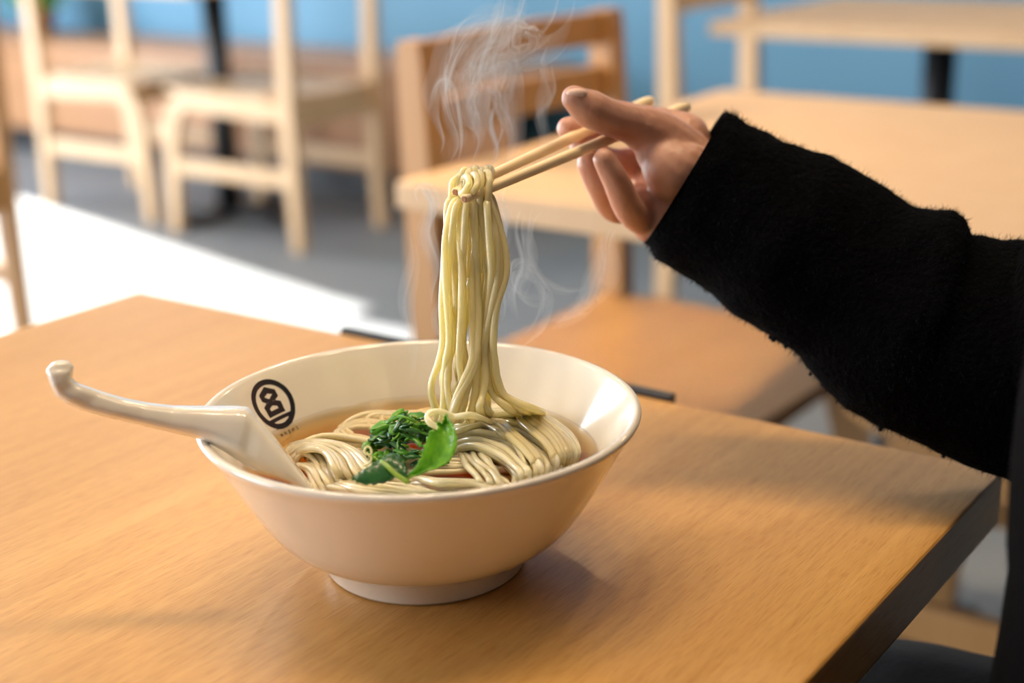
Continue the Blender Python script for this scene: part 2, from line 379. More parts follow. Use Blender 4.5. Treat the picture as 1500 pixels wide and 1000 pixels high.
# ------------------------------------------------------------------ chairs
def chair(label, a, b, face, mat, depth=.46, width=.40, top=.87, post=.036, seatz=.445, group=None, name='dining_chair'):
    """origin under the back posts' middle; local +x is where the sitter faces"""
    t = empty(name, W(a, b, 0), ROOM_YAW + (0 if face > 0 else PI)); tag(t, label, 'chair', group)
    h = width / 2; p = post
    for sgn in (-1, 1):
        y = sgn * (h - p / 2)
        MB().loft([[Vector((x0 + dx, y + dy, z)) for dx, dy in ((-p * .55 * k, -p / 2), (p * .55 * k, -p / 2), (p * .55 * k, p / 2), (-p * .55 * k, p / 2))]
                   for x0, z, k in ((-.012, 0, .85), (-.004, .2, 1.05), (0, .42, 1.25), (-.004, .6, 1.1), (-.012, top - .03, .95), (-.013, top, .8))]).build('back_leg', mat, t, smooth=False)
        # front leg that bends round into the side rail
        c = spline([(depth + .012, y, 0), (depth + .004, y, .16), (depth - .008, y, .30), (depth - .035, y, .385), (depth - .10, y, .418), (depth - .24, y, .412), (.03, y, .405)], 5)
        rings = []
        for i, q in enumerate(c):
            tt = (c[min(i + 1, len(c) - 1)] - c[max(i - 1, 0)]).normalized(); nn = Vector((tt.z, 0, -tt.x))
            hw = .019 + .010 * min(1, i / 12)
            rings.append([q + nn * hw + Vector((0, -p * .42, 0)), q + nn * hw + Vector((0, p * .42, 0)), q - nn * hw + Vector((0, p * .42, 0)), q - nn * hw + Vector((0, -p * .42, 0))])
        MB().loft(rings).build('front_leg', mat, t, smooth=False)
        MB().box(.018, depth - .012, y - .011, y + .011, .185, .235, .004).build('side_stretcher', mat, t, smooth=False)
    # seat: a shaped board, thinner and rounded at the front
    rings = []
    for i in range(13):
        x = -.005 + (depth + .03) * i / 12; dip = -.010 * math.sin(PI * i / 12); ww = h - .003 - (.02 * max(0, (i - 10) / 2) ** 2)
        if i < 2: ww = h - p - .003
        th = .022 if i < 11 else .022 - .007 * (i - 10)
        ring = []
        for k in range(9): ring.append(Vector((x, -ww + 2 * ww * k / 8, seatz + .012 + dip - .008 * math.sin(PI * k / 8))))
        for k in range(8, -1, -1): ring.append(Vector((x, -ww + 2 * ww * k / 8, seatz + .012 - th)))
        rings.append(ring)
    MB().loft(rings).build('seat', mat, t, smooth=False)
    MB().box(depth - .05, depth - .028, -h + p, h - p, .375, .43, .003).build('front_rail', mat, t, smooth=False)
    MB().box(-.011, .011, -h + p - .004, h - p + .004, .36, .43, .003).build('back_seat_rail', mat, t, smooth=False)
    # curved rails of the back
    def rail(z0, z1, nm, bow=.022):
        rings = []
        for i in range(11):
            y = -(h - p * .6) + 2 * (h - p * .6) * i / 10; x = -.012 - bow * math.sin(PI * i / 10)
            rings.append([Vector((x - .009, y, z0)), Vector((x + .009, y, z0)), Vector((x + .008, y, z1)), Vector((x - .008, y, z1))])
        MB().loft(rings).build(nm, mat, t, smooth=False)
    rail(top - .046, top - .002, 'top_rail'); rail(top - .125, top - .078, 'lower_back_rail')
    return t
PALE = 'pale beech dining chairs'
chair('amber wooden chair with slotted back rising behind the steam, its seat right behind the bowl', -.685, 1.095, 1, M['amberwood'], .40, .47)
chair('pale beech chair in front of the green plant, left of the black pedestal', -3.69, 2.79, 1, M['chairwood'], .48, .41)
chair('pale beech chair with curved front leg and tall post, right of the narrow black pedestal', -2.53, 2.75, -1, M['chairwood'], .50, .41)
chair('pale beech chair at the end of the top right table, behind the hand', -1.2, 2.62, 1, M['chairwood'], .42, .44)
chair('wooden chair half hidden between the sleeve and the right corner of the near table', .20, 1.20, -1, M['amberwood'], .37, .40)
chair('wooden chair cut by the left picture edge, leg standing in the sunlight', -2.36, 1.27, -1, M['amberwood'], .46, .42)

# ------------------------------------------------------------------ bench along the blue wall
t = empty('wall_bench', W(-4.2, 3.4, 0), ROOM_YAW); tag(t, 'long brown wooden bench along the foot of the blue wall', 'bench')
MB().box(-2.1, 2.0, -.20, .20, .41, .45, .005).build('bench_seat', M['benchwood'], t, smooth=False)
MB().box(-2.1, 2.0, -.185, -.16, .10, .409, .003).build('front_panel', M['benchwood'], t, smooth=False)
MB().box(-2.1, 2.0, -.15, .19, 0, .10, .003).build('plinth', M['black'], t, smooth=False)
# potted plant on the bench, top left corner
t = empty('potted_plant', W(-4.70, 3.40, .45)); tag(t, 'green leafy potted plant on the bench at the top left corner', 'plant')
MB().lathe([(0, 0), (.05, 0), (.07, .10), (.075, .11), (.066, .11), (.062, .09), (0, .09)], 28).build('pot', M['pot'], t)
lf = MB(); random.seed(5)
for k in range(130):
    an = random.uniform(0, 2 * PI); el = random.uniform(.1, 1.45); R_ = random.uniform(.10, .30)
    base = Vector((0, 0, .09)); tip = base + Vector((math.cos(an) * math.cos(el), math.sin(an) * math.cos(el), math.sin(el))) * R_
    side = Vector((-math.sin(an), math.cos(an), 0)) * .022
    mid = base.lerp(tip, .65) + Vector((0, 0, .015))
    lf.add([base, mid - side, tip, mid + side, mid + Vector((0, 0, .004))], [(0, 1, 4), (1, 2, 4), (2, 3, 4), (3, 0, 4)])
tag(lf.build('foliage', M['plant'], t), kind='stuff')

# ================================================================== the bowl
prof_out = [(.0, .004), (.043, .004), (.0445, .0005), (.0480, .0003), (.0490, .002), (.0493, .0125), (.0515, .0135), (.0560, .0145), (.0620, .0168), (.0680, .0210), (.0735, .0265), (.0790, .0340), (.0850, .0440), (.0905, .0535),
            (.0955, .0625), (.0995, .0695), (.1024, .0742), (.1044, .0765), (.1052, .0782), (.1048, .0796), (.1034, .0802), (.1018, .0798), (.1006, .0786)]
prof_in = [(.0975, .0735), (.0930, .0665), (.0870, .0572), (.0815, .0487), (.0750, .0390), (.0690, .0310), (.0620, .0240), (.0520, .0185), (.0380, .0155), (.018, .0148), (0, .0147)]
bowl = MB().lathe([(r, z) for r, z in prof_out + prof_in], 160).build('ramen_bowl', M['porcelain'], loc=(0, 0, TZ), weld=True)
tag(bowl, 'large cream porcelain noodle bowl with a black round emblem inside, on the near table', 'bowl')
BR = (.1006, .0786)
def rin(z):
    P_ = [BR] + prof_in
    for (r1, z1), (r2, z2) in zip(P_, P_[1:]):
        if z2 <= z <= z1: return r2 + (r1 - r2) * (z - z2) / (z1 - z2)
    return P_[-1][0]
# emblem: drawn in flat coordinates (x right, y up, millimetres) and fired on to the inner wall
def inpoly(x, y, P_):
    c = False; j = len(P_) - 1
    for i in range(len(P_)):
        if (P_[i][1] > y) != (P_[j][1] > y) and x < (P_[j][0] - P_[i][0]) * (y - P_[i][1]) / (P_[j][1] - P_[i][1]) + P_[i][0]: c = not c
        j = i
    return c
RE = 1.0
HEXO = [(0.00, .73), (.41, .49), (.40, .22), (.19, .11), (-.29, .13), (-.43, .26), (-.42, .51)]
HEXI = [(.00, .46), (.19, .36), (-.05, .23), (-.23, .37)]
PENO = [(-.30, .12), (-.50, .02), (-.50, -.41), (.39, -.41), (.41, .0), (.20, .11)]
PENI = [(-.06, -.03), (.14, -.11), (.15, -.22), (-.26, -.21), (-.27, -.11)]
def emblem(x, y):
    r = math.hypot(x, y)
    if r > 1.0: return False
    if r > .785: return True
    if y < -.50:
        return not (-.80 < y < -.64 and abs(x) < .40 * math.sqrt(max(0, 1 - ((-.64 - y) / .16) ** 2)))
    if inpoly(x, y, HEXO) and not inpoly(x, y, HEXI): return True
    if inpoly(x, y, PENO) and not inpoly(x, y, PENI): return True
    return False
EM_AZ = math.radians(148.0); EM_Z = .0652; EM_R = .0140
def on_wall(x, y, off=.00012):
    """x along the wall to the viewer's right, y up the slope, metres, from the emblem's centre"""
    z = EM_Z + y * .82; r = rin(z); az = EM_AZ - x / rin(EM_Z)
    n = Vector((-.82 * math.cos(az), -.82 * math.sin(az), .57))
    return Vector((r * math.cos(az), r * math.sin(az), z)) + n * off
def stamp(fn, x0, x1, y0, y1, nx, ny, S):
    v = []; f = []; idx = {}
    def vid(i, j):
        if (i, j) not in idx: idx[(i, j)] = len(v); v.append(on_wall((x0 + (x1 - x0) * i / nx) * S, (y0 + (y1 - y0) * j / ny) * S))
        return idx[(i, j)]
    for i in range(nx):
        for j in range(ny):
            if fn(x0 + (x1 - x0) * (i + .5) / nx, y0 + (y1 - y0) * (j + .5) / ny): f.append((vid(i, j), vid(i + 1, j), vid(i + 1, j + 1), vid(i, j + 1)))
    return v, f
v, f = stamp(emblem, -1.01, 1.01, -1.01, 1.01, 170, 170, EM_R)
mesh('emblem', v, f, M['ink'], bowl, label='black round emblem on the inner wall of the bowl')
GL = {'M': ['X   X', 'XX XX', 'X X X', 'X   X', 'X   X'], 'A': [' XXX ', 'X   X', 'XXXXX', 'X   X', 'X   X'], 'S': [' XXXX', 'X    ', ' XXX ', '    X', 'XXXX '],
      'E': ['XXXXX', 'X    ', 'XXXX ', 'X    ', 'XXXXX'], 'I': [' XXX ', '  X  ', '  X  ', '  X  ', ' XXX '], 'U': ['X   X', 'X   X', 'X   X', 'X   X', ' XXX ']}
v = []; f = []
for k, ch in enumerate('MASMI'):
    for j, row in enumerate(GL[ch]):
        for i, cx in enumerate(row):
            if cx == 'X':
                x = (-.46 + k * .235) * EM_R + i * .00033; y = -1.12 * EM_R - j * .00036; q = len(v)
                v += [on_wall(x, y), on_wall(x + .00033, y), on_wall(x + .00033, y - .00036), on_wall(x, y - .00036)]; f.append((q, q + 1, q + 2, q + 3))
mesh('lettering', v, f, M['ink'], bowl, label='tiny black lettering under the emblem')

# ------------------------------------------------------------------ broth
BZ = .0545
bp_ = [(0, BZ), (.03, BZ), (.06, BZ), (rin(BZ) - .003, BZ), (rin(BZ) - .0012, BZ + .0002), (rin(BZ + .0006) - .0003, BZ + .0006)]
for z in (.050, .045, .038, .031, .025, .020, .0165, .0155): bp_.append((rin(z) - .0003, z))
bp_.append((0, .0152))
broth = MB().lathe(bp_, 128).build('broth', M['broth'], loc=(0, 0, TZ), weld=True)
tag(broth, 'clear amber broth filling the porcelain bowl', 'broth')
SZ = TZ + BZ

# ------------------------------------------------------------------ spoon
spst = [  # (edge A px, edge B px, depth, bulge)
    ((69, 541), (107, 537), .640, .001), ((70, 548), (106, 545), .640, .003), ((76, 566), (104, 553), .641, .004), ((84, 580), (112, 561), .643, .004), ((98, 590), (127, 566), .645, .005), ((120, 600), (150, 574), .648, .005),
    ((160, 611), (180, 583), .651, .006), ((200, 620), (215, 590), .654, .006), ((245, 631), (255, 594.5), .657, .007), ((288, 641), (300, 595), .659, .008), ((310, 650), (330, 595), .660, .009),
    ((330, 661), (352, 595), .660, .009), ((345, 671), (364, 597), .660, .009), ((358, 680), (371, 602), .661, .009), ((375, 690), (385, 619), .661, .010), ((400, 699), (405, 644), .662, .011), ((422, 708), (425, 669), .663, .011),
    ((445, 722), (448, 699), .664, .010), ((468, 742), (470, 728), .666, .007)]
def sp_interp(u):
    k = min(int(u), len(spst) - 2); t = u - k; A, B = spst[k], spst[k + 1]
    L = lambda p, q: p + (q - p) * t
    return (L(A[0][0], B[0][0]), L(A[0][1], B[0][1])), (L(A[1][0], B[1][0]), L(A[1][1], B[1][1])), L(A[2], B[2]), L(A[3], B[3])
rings = []
TH = .0034
for i in range(0, (len(spst) - 1) * 3 + 1):
    A, B, d, bu = sp_interp(min(i / 3, len(spst) - 1 - 1e-6))
    PA, PB = dep(*A, d), dep(*B, d + .004)
    toc = (CAM - (PA + PB) / 2).normalized(); ring = []
    N_ = 14
    e = (PB - PA).normalized()
    for k in range(N_ + 1):
        s_ = k / N_; q = PA.lerp(PB, s_); ring.append(q + toc * bu * (1 - abs(2 * s_ - 1) ** 3.2) ** .6)
    ring.append(PB - toc * TH * .5 + e * .0006)
    for k in range(N_, -1, -1):
        s_ = k / N_; q = PA.lerp(PB, .05 + .9 * s_); ring.append(q + toc * (bu * .85 * (1 - abs(2 * s_ - 1) ** 3.2) ** .6 * min(1, max(0, (i - 9) / 9)) - TH * (1 + 1.2 * (1 - min(1, i / 14)))))
    ring.append(PA - toc * TH * .5 - e * .0006)
    rings.append(ring)
# round off the knob end
c0 = sum(rings[0], Vector()) / len(rings[0])
capA = [c0 + (p - c0) * .82 + Vector((0, 0, .0012)) for p in rings[0]]
capB = [c0 + (p - c0) * .40 + Vector((0, 0, .0030)) for p in rings[0]]
sv = MB().loft([capB, capA] + rings).ball(c0 + Vector((.0004, 0, .0010)), .0052, (1, .75, .5))
ve, fe = remeshed(sv, .0007, 8, .5)
spoon = mesh('soup_spoon', ve, fe, M['porcelain'])
tag(spoon, 'cream porcelain soup spoon with hooked handle, leaning over the left rim of the bowl', 'spoon')

# ------------------------------------------------------------------ chopsticks
def stick(tip, td, end, ed, label):
    A = dep(*tip, td); B = dep(*end, ed); L = (B - A).length; x = (B - A).normalized()
    t = empty('chopstick', A); t.rotation_euler = x.to_track_quat('X', 'Z').to_euler(); tag(t, label, 'chopstick', 'pair of chopsticks in the hand')
    def ring(px, r):
        out = []
        for k in range(16):
            an = 2 * PI * (k + .5) / 16; c, s_ = math.cos(an), math.sin(an); q = (abs(c) ** 3.4 + abs(s_) ** 3.4) ** (-1 / 3.4)
            out.append(Vector((px, r * q * c, r * q * s_)))
        return out
    MB().loft([ring(0.0004, .00175), ring(.0012, .0020), ring(L * .5, .0027), ring(L * .97, .0033), ring(L, .0028)]).build('shaft', M['stick'], t)
    MB().loft([ring(0, .0013), ring(.0006, .00165)]).build('tip_face', M['stickend'], t, smooth=False, label='brown cut end of the chopstick')
stick((679, 292), .687, (1006, 156), .845, 'beech chopstick nearer the viewer, in front of the lifted noodles')
stick((666, 282), .700, (952, 148), .850, 'beech chopstick further back, its tip wrapped by the lifted noodles')

# ------------------------------------------------------------------ noodles
random.seed(11)
ND = [0]
def noodle(pts, r, label, group, m='noodle', n=5, sides=8):
    pts = spline(pts, n); rad = [r * (1 + .06 * math.sin(i * .7 + r * 9000)) for i in range(len(pts))]
    rad[0] *= .7; rad[-1] *= .7
    o = MB().tube(pts, rad, sides).build('noodle', M[m]); tag(o, label, 'noodle', group); ND[0] += 1
    return o
LV = [300, 350, 400, 450, 500, 530, 555, 580, 608]
G_ = [  # x at each level for the strands that hang down
    [659, 651, 648, 648, 650, 645, 635, 634, 642], [663, 655, 652, 654, 655, 652, 650, 649, 650], [668, 660, 657, 659, 660, 658, 655, 654, 660],
    [672, 667, 668, 670, 668, 668, 671, 676, 672], [677, 674, 674, 673, 672, 673, 678, 683, 676], [681, 680, 681, 680, 677, 679, 684, 680, 668],
    [686, 687, 688, 684, 681, 682, 678, 668, 660], [691, 693, 692, 693, 694, 691, 682, 668, 657], [696, 699, 700, 698, 697, 694, 686, 673, 662],
    [700, 705, 707, 703, 700, 696, 694, 699, 702], [704, 710, 712, 708, 704, 702, 700, 696, 691], [708, 715, 717, 712, 708, 705, 702, 696, 694],
    [712, 719, 722, 716, 711, 709, 708, 704, 697], [716, 724, 727, 720, 714, 712, 716, 724, 742], [719, 729, 733, 725, 717, 716, 722, 736, 765],
    [721, 733, 738, 729, 721, 720, 727, 739, 752], [718, 727, 731, 723, 716, 718, 720, 716, 710], [722, 736, 739, 727, 723, 726, 731, 742, 780]]
hangs = []
def side_pts(g, d0, seed):
    rnd = random.Random(seed); out = []
    w = rnd.uniform(-1, 1)
    for y, x in zip(LV, g): out.append((x + rnd.uniform(-1.4, 1.4) + 2.2 * math.sin(y * .021 + seed * 1.9), y, d0 + .0025 * math.sin(y * .02 + w * 3) + rnd.uniform(-.0006, .0006)))
    return out
order_f = [0, 1, 2, 4, 5, 6, 8, 9, 10, 12, 13, 14, 15, 17, 3, 7]
order_b = [1, 0, 3, 5, 2, 7, 6, 11, 9, 10, 15, 16, 13, 14, 8, 12]
for k, (i, j) in enumerate(zip(order_f, order_b)):
    xt = 668 + 50 * ((k * 7) % 16) / 15; lay = (k % 3); behind = xt < 684
    df, db = (.7065, .7125) if behind else (.6965, .7085)
    F_ = side_pts(G_[i], df + (k % 3) * .0016, k * 2); B_ = side_pts([x + random.uniform(-3, 3) for x in G_[j]], db + (k % 4) * .0018, k * 2 + 1)
    top = 254 - lay * 2.2 + (6 if xt < 676 else 0)
    dd = (xt - 668) * .00042
    if behind:
        mid = [(F_[0][0] * .8 + xt * .2, 284, df + .0004), (F_[0][0] * .35 + xt * .65 - 2, 268, df - .0012), (xt, top + 2, df - .0008), (xt + 5, top, df + .002), (xt + 10, top + 6, db - .001), (B_[0][0] * .5 + xt * .5 + 4, 280, db)]
    else:
        mid = [(xt * .35 + F_[0][0] * .65, 290, .6960 + dd * .6), (xt * .7 + F_[0][0] * .3, 274, .6935 + dd), (xt, top + 3, .6950 + dd - lay * .0008), (xt + 2, top - 3, .7010 + dd),
               (xt + 3, top + 2, .7075 + dd), (xt * .5 + B_[0][0] * .5, 280, .7090 + dd * .6)]
    path = F_[::-1] + mid + B_
    P3 = [dep(*p) for p in path]
    # both ends run out into the broth
    for e in (0, -1):
        P3[e].z = max(P3[e].z, SZ - .001)
    def runout(p, x):
        if x > 696:   # joins the fan on the right
            w_ = min(1, (x - 696) / 80); c_ = [(x + 18, 604 + 8 * (1 - w_), .008), (745 + 40 * w_, 608 + 30 * (1 - w_), .0105), (770 + 50 * w_, 636 + 26 * (1 - w_), .0105), (782 + 52 * w_, 664 + 16 * (1 - w_), .008), (774 + 50 * w_, 686 + 8 * (1 - w_), -.002), (764 + 50 * w_, 694, -.010)]
            return [p + Vector((.002, 0, .003))] + [atz(X, Y, SZ + H) for X, Y, H in c_]
        k_ = random.uniform(-1, 1); return [p + Vector((.0005 * k_, .0004, -.0012)), p + Vector((.0012 * k_, .001, -.0035))]
    P3 = runout(P3[0], path[0][0])[::-1] + P3[1:-1] + runout(P3[-1], path[-1][0])
    noodle(P3, random.uniform(.0016, .0019), 'pale yellow noodle strand lifted by the chopsticks, hanging down into the bowl', 'noodles lifted by the chopsticks', 'noodlehang', n=4, sides=10)
# two strands wound round the tip
for (xa, xb, lay) in ((678, 700, 0), (690, 712, 1)):
    P_ = [(xa, 300, .7060), (xa - 3, 280, .7070), (xa + 1, 262 - lay * 3, .7030), (xa + 7, 260 - lay * 3, .6965), (xa + 9, 270, .6905), (xa + 3, 280, .6895), (xa - 2, 283, .6950), (xa, 270, .7040), (xb, 252, .7060), (xb + 5, 262, .6980), (xb + 3, 284, .6955), (xb + 3, 330, .6985), (xb + 2, 400, .7)]
    noodle([dep(*p) for p in P_], .0017, 'pale yellow noodle strand wound around the chopstick tips', 'noodles wound round the tips', 'noodlehang', n=6, sides=10)

def on_soup(x, y, h): return atz(x, y, SZ + h)
def family(guides, count, label, group, h=(0.002, .007), jit=1.6, r=(.00135, .0017), m='noodlewet', ends=True, seed=1):
    """strands laid side by side between guide curves given in photo points lying on the broth"""
    rnd = random.Random(seed); K = len(guides) - 1; N = len(guides[0])
    for c in range(count):
        u = (c + rnd.uniform(-.2, .2)) / max(1, count - 1) * K; u = min(max(u, 0), K - 1e-4); k = int(u); t = u - k; P_ = []
        hh = rnd.uniform(*h); ph = rnd.uniform(0, 6); drift = rnd.gauss(0, .10); u0 = u
        for i in range(N):
            u = min(max(u0 + drift * (i / (N - 1) - .5) * 2, 0), K - 1e-4); k = int(u); t = u - k
            x = guides[k][i][0] * (1 - t) + guides[k + 1][i][0] * t + rnd.uniform(-jit, jit); y = guides[k][i][1] * (1 - t) + guides[k + 1][i][1] * t + rnd.uniform(-jit, jit) * .6
            e = min(i, N - 1 - i); z = hh * (1 if e > 0 or not ends else 0.0) + .0006 * math.sin(ph + i * 1.7) - (.0015 if e == 0 and ends else 0)
            p = on_soup(x, y, z); rr = math.hypot(p.x, p.y)
            if rr > .0800: p.x *= .0800 / rr; p.y *= .0800 / rr
            P_.append(p)
        if ends: P_ = [P_[0] * 1.5 - P_[1] * .5 + Vector((0, 0, -.006))] + P_ + [P_[-1] * 1.5 - P_[-2] * .5 + Vector((0, 0, -.006))]
        noodle(P_, rnd.uniform(*r), label, group, m, n=5)
R1 = [(655, 612), (700, 598), (775, 598), (822, 624), (845, 654), (840, 680)]
R2 = [(652, 622), (700, 612), (765, 614), (806, 638), (828, 664), (822, 692)]
R3 = [(650, 634), (700, 624), (752, 632), (790, 655), (808, 678), (802, 703)]
R4 = [(662, 648), (700, 640), (738, 650), (768, 670), (784, 690), (779, 713)]
R5 = [(672, 662), (696, 656), (722, 668), (742, 684), (754, 700), (750, 722)]
LR = 'cream noodle strand fanned out over the right half of the bowl, beside the greens'
family([R1, R2, R3, R4, R5], 30, LR, 'noodles fanned out on the right', h=(.002, .0085), seed=3, m='noodle', jit=2.4, r=(.00155, .00185))
family([R1, R2, R3, R4, R5], 20, LR, 'noodles fanned out on the right', h=(-.003, .001), seed=4, jit=4)
family([[(672, 668), (684, 680), (696, 694), (704, 708), (708, 718)], [(700, 662), (712, 676), (726, 692), (742, 708), (752, 722)]], 7, LR, 'noodles fanned out on the right', h=(.003, .009), seed=5, m='noodle', jit=4)
family([[(640, 616), (668, 604), (706, 610), (744, 604), (790, 612)], [(648, 640), (680, 628), (712, 622), (740, 640), (772, 648)]], 8, LR, 'noodles fanned out on the right', h=(.007, .011), seed=6, m='noodle')
LL = 'cream noodle strand folded over at the left of the bowl, between spoon and greens'
family([[(436, 668), (452, 658), (474, 664), (488, 688), (492, 712)], [(424, 660), (462, 650), (500, 664), (520, 694), (545, 714)], [(432, 650), (480, 648), (520, 660), (548, 690), (590, 712)]], 22, LL, 'noodles folded at the left', h=(.003, .008), seed=7)
family([[(436, 672), (448, 664), (462, 676), (468, 696), (470, 712)], [(430, 660), (470, 656), (506, 672), (530, 700), (560, 716)]], 14, LL, 'noodles folded at the left', h=(-.001, .003), seed=8)
family([[(436, 682), (450, 688), (458, 704), (462, 722)], [(470, 676), (486, 690), (500, 706), (520, 722)]], 9, LL, 'noodles folded at the left', h=(-.001, .003), seed=18)
LF = 'cream noodle strand lying along the near rim, in front of the greens'
family([[(500, 690), (540, 706), (590, 712), (640, 722), (700, 726)], [(470, 712), (520, 722), (580, 730), (640, 738), (700, 736)]], 14, LF, 'noodles along the near rim', h=(.002, .006), seed=9)
family([[(600, 700), (640, 704), (690, 706), (730, 716), (760, 720)], [(610, 716), (650, 716), (690, 716), (730, 722), (760, 716)]], 9, LF, 'noodles along the near rim', h=(.002, .007), seed=12)
LB = 'noodle strand sunk in the amber broth behind the greens'
family([[(520, 640), (505, 622), (540, 606), (590, 606), (640, 612)], [(500, 650), (486, 640), (520, 628), (570, 630), (630, 640)]], 9, LB, 'noodles sunk in the broth', h=(-.004, -.0005), seed=13, ends=False, jit=3)
family([[(560, 640), (536, 618), (552, 608), (600, 612), (640, 600)], [(640, 600), (690, 590), (740, 592), (790, 600), (830, 625)], ], 8, LB, 'noodles sunk in the broth', h=(-.004, -.001), seed=14, ends=False, jit=3)
family([[(430, 655), (470, 640), (520, 640), (560, 650), (600, 660)], [(470, 690), (540, 690), (620, 690), (700, 690), (760, 690)]], 16, 'noodle strand sunk in the broth under the greens', 'noodles under the greens', h=(-.003, .0015), seed=15, ends=False, jit=4)
family([[(640, 660), (700, 650), (760, 650), (810, 660), (840, 672)], [(640, 690), (700, 690), (740, 700), (770, 704), (800, 700)]], 12, 'noodle strand sunk in the broth under the right fan', 'noodles under the fan', h=(-.006, -.002), seed=16, ends=False, jit=4)
# the small loop at the foot of the lifted bundle
noodle([dep(*p) for p in ((650, 628, .664), (634, 622, .664), (626, 612, .666), (632, 604, .669), (646, 603, .670), (664, 610, .672), (690, 608, .672))] + [on_soup(718, 618, .011), on_soup(742, 634, .0105), on_soup(758, 656, .009), on_soup(768, 680, .007), on_soup(770, 700, .002), on_soup(770, 712, -.006)], .0016, 'single noodle curling in a small loop beside the tall leaf', None, n=6)

# ------------------------------------------------------------------ greens
def leaf_blade(outline_l, outline_r, h, m, name, label, cup=.0015, toward=None, rows=None):
    """a leaf between two toothed edges given in photo points; h = height over the broth or depth"""
    N = len(outline_l); v = []; f = []
    for i in range(N):
        l_ = outline_l[i]; r_ = outline_r[i]
        A, B = (dep(*l_) if len(l_) == 3 else on_soup(*l_, h)), (dep(*r_) if len(r_) == 3 else on_soup(*r_, h))
        for k in range(7):
            t_ = k / 6; p = A.lerp(B, t_); p = p + Vector((0, -.5, .6)) * (-(cup) * (1 - (2 * t_ - 1) ** 2)) + Vector((0, 0, .0004 * math.sin(i * 2.1 + k)))
            v.append(p)
    for i in range(N - 1):
        for k in range(6): f.append((i * 7 + k, i * 7 + k + 1, (i + 1) * 7 + k + 1, (i + 1) * 7 + k))
    o = mesh(name, v, f, M[m]); sm = o.modifiers.new('thick', 'SOLIDIFY'); sm.thickness = .00035; sm.offset = 0
    o['label'] = label; o['category'] = 'leaf'; return o
def teeth(pts, amp, n, sgn):
    c = spline([(*p, 0) if len(p) == 2 else p for p in pts], 10); out = []
    idx = [int(round(i * (len(c) - 1) / n)) for i in range(n + 1)]
    for q, i in enumerate(idx):
        p = c[i]; out.append((p.x + sgn * amp * ((q % 2) * 1.0 - .3), p.y - (amp * .4 if q % 2 else 0), p.z))
    return out
def dl(P_, d):  # add depth
    return [(x, y, d + k * .0) for k, (x, y) in enumerate(P_)]
Lf = [(591, 698, .6440), (604, 690, .6445), (616, 672, .646), (623, 652, .648), (630, 632, .650), (642, 628, .651), (640, 618, .652), (648, 620, .652), (653, 606, .653)]
Rf = [(594, 699, .6440), (622, 690, .643), (652, 680, .643), (666, 662, .6445), (669, 643, .646), (666, 630, .647), (662, 619, .649), (656, 614, .651), (654, 605, .653)]
leaf_blade(teeth(Lf, 2.0, 30, -1), teeth(Rf, 1.6, 30, 1), 0, 'leafbright', 'parsley_leaf', 'large bright green toothed leaf standing upright on the greens', cup=.004)
leaf_blade(teeth([(515, 702, .640), (522, 696, .6405), (540, 684, .642), (560, 672, .645), (575, 672, .6475)], 1.6, 22, -1), teeth([(516, 703, .640), (535, 710, .6385), (560, 708, .6385), (580, 700, .640), (594, 698, .642)], 1.8, 22, 1), 0, 'leafdark', 'parsley_leaf',
           'dark green flat leaf at the front left of the greens, under the pale stem', cup=-.0009)
leaf_blade(teeth([(560, 675, .646), (572, 664, .648), (590, 672, .648), (596, 688, .645)], 1.2, 16, -1), teeth([(562, 678, .644), (574, 692, .642), (586, 700, .641), (596, 700, .641)], 1.0, 16, 1), 0, 'leafdark', 'parsley_leaf', 'dark folded leaf right of the pale stem', cup=-.0015)
leaf_blade(teeth([(497, 652), (506, 646), (522, 642), (545, 642)], 1.6, 18, -1), teeth([(499, 660), (512, 664), (530, 664), (548, 656)], 1.6, 18, 1), .004, 'leafdark', 'parsley_leaf', 'dark bluish green leaf at the far left of the greens, touching the broth', cup=-.001)
leaf_blade(teeth([(513, 668), (528, 664), (545, 662), (560, 664)], 1.6, 14, -1), teeth([(520, 678), (535, 682), (550, 680), (564, 672)], 1.6, 14, 1), .003, 'leafdark', 'parsley_leaf', 'dark leaf lying below the citrus curl', cup=-.001)
leaf_blade(teeth([(662, 645), (672, 642), (684, 644), (692, 648)], 1.0, 12, -1), teeth([(660, 664), (670, 666), (680, 660), (690, 650)], 1.4, 12, 1), .011, 'leafmid', 'parsley_leaf', 'small green leaf peeking out right of the tall leaf', cup=-.001)
leaf_blade(teeth([(600, 702), (622, 692), (648, 684), (670, 670)], 1.2, 18, -1), teeth([(604, 712), (630, 708), (655, 696), (674, 674)], 1.8, 18, 1), .006, 'leafdark', 'parsley_leaf', 'dark leaf lying under the base of the tall leaf', cup=-.002)
leaf_blade(teeth([(610, 708), (630, 708), (645, 712), (660, 716)], 1.0, 14, -1), teeth([(612, 712), (626, 718), (642, 721), (658, 719)], 1.0, 14, 1), .004, 'leafdark', 'parsley_leaf', 'narrow dark leaf lowest in front, half under the noodles', cup=-.001)
o = MB().tube(spline([dep(558, 675, .6435), dep(570, 685, .6405), (dep(582, 696, .639)), dep(599, 707, .638)], 6), [.0008] + [.00115] * 17 + [.0008], 10).build('cut_stalk', M['stem']); tag(o, 'pale green cut stalk lying across the dark front leaf', 'herb stalk')
o = MB().tube(spline([dep(*p) for p in ((533, 682, .645), (540, 679, .6445), (544, 672, .644), (541, 666, .6445), (535, 664, .645), (534, 658, .6455), (538, 654, .646), (543, 657, .6455), (544, 664, .645), (540, 668, .644))], 6), .0005, 8).build('citrus_peel_curl', M['curl']); tag(o, 'tiny pale yellow curl of citrus peel at the left of the greens', 'citrus peel')
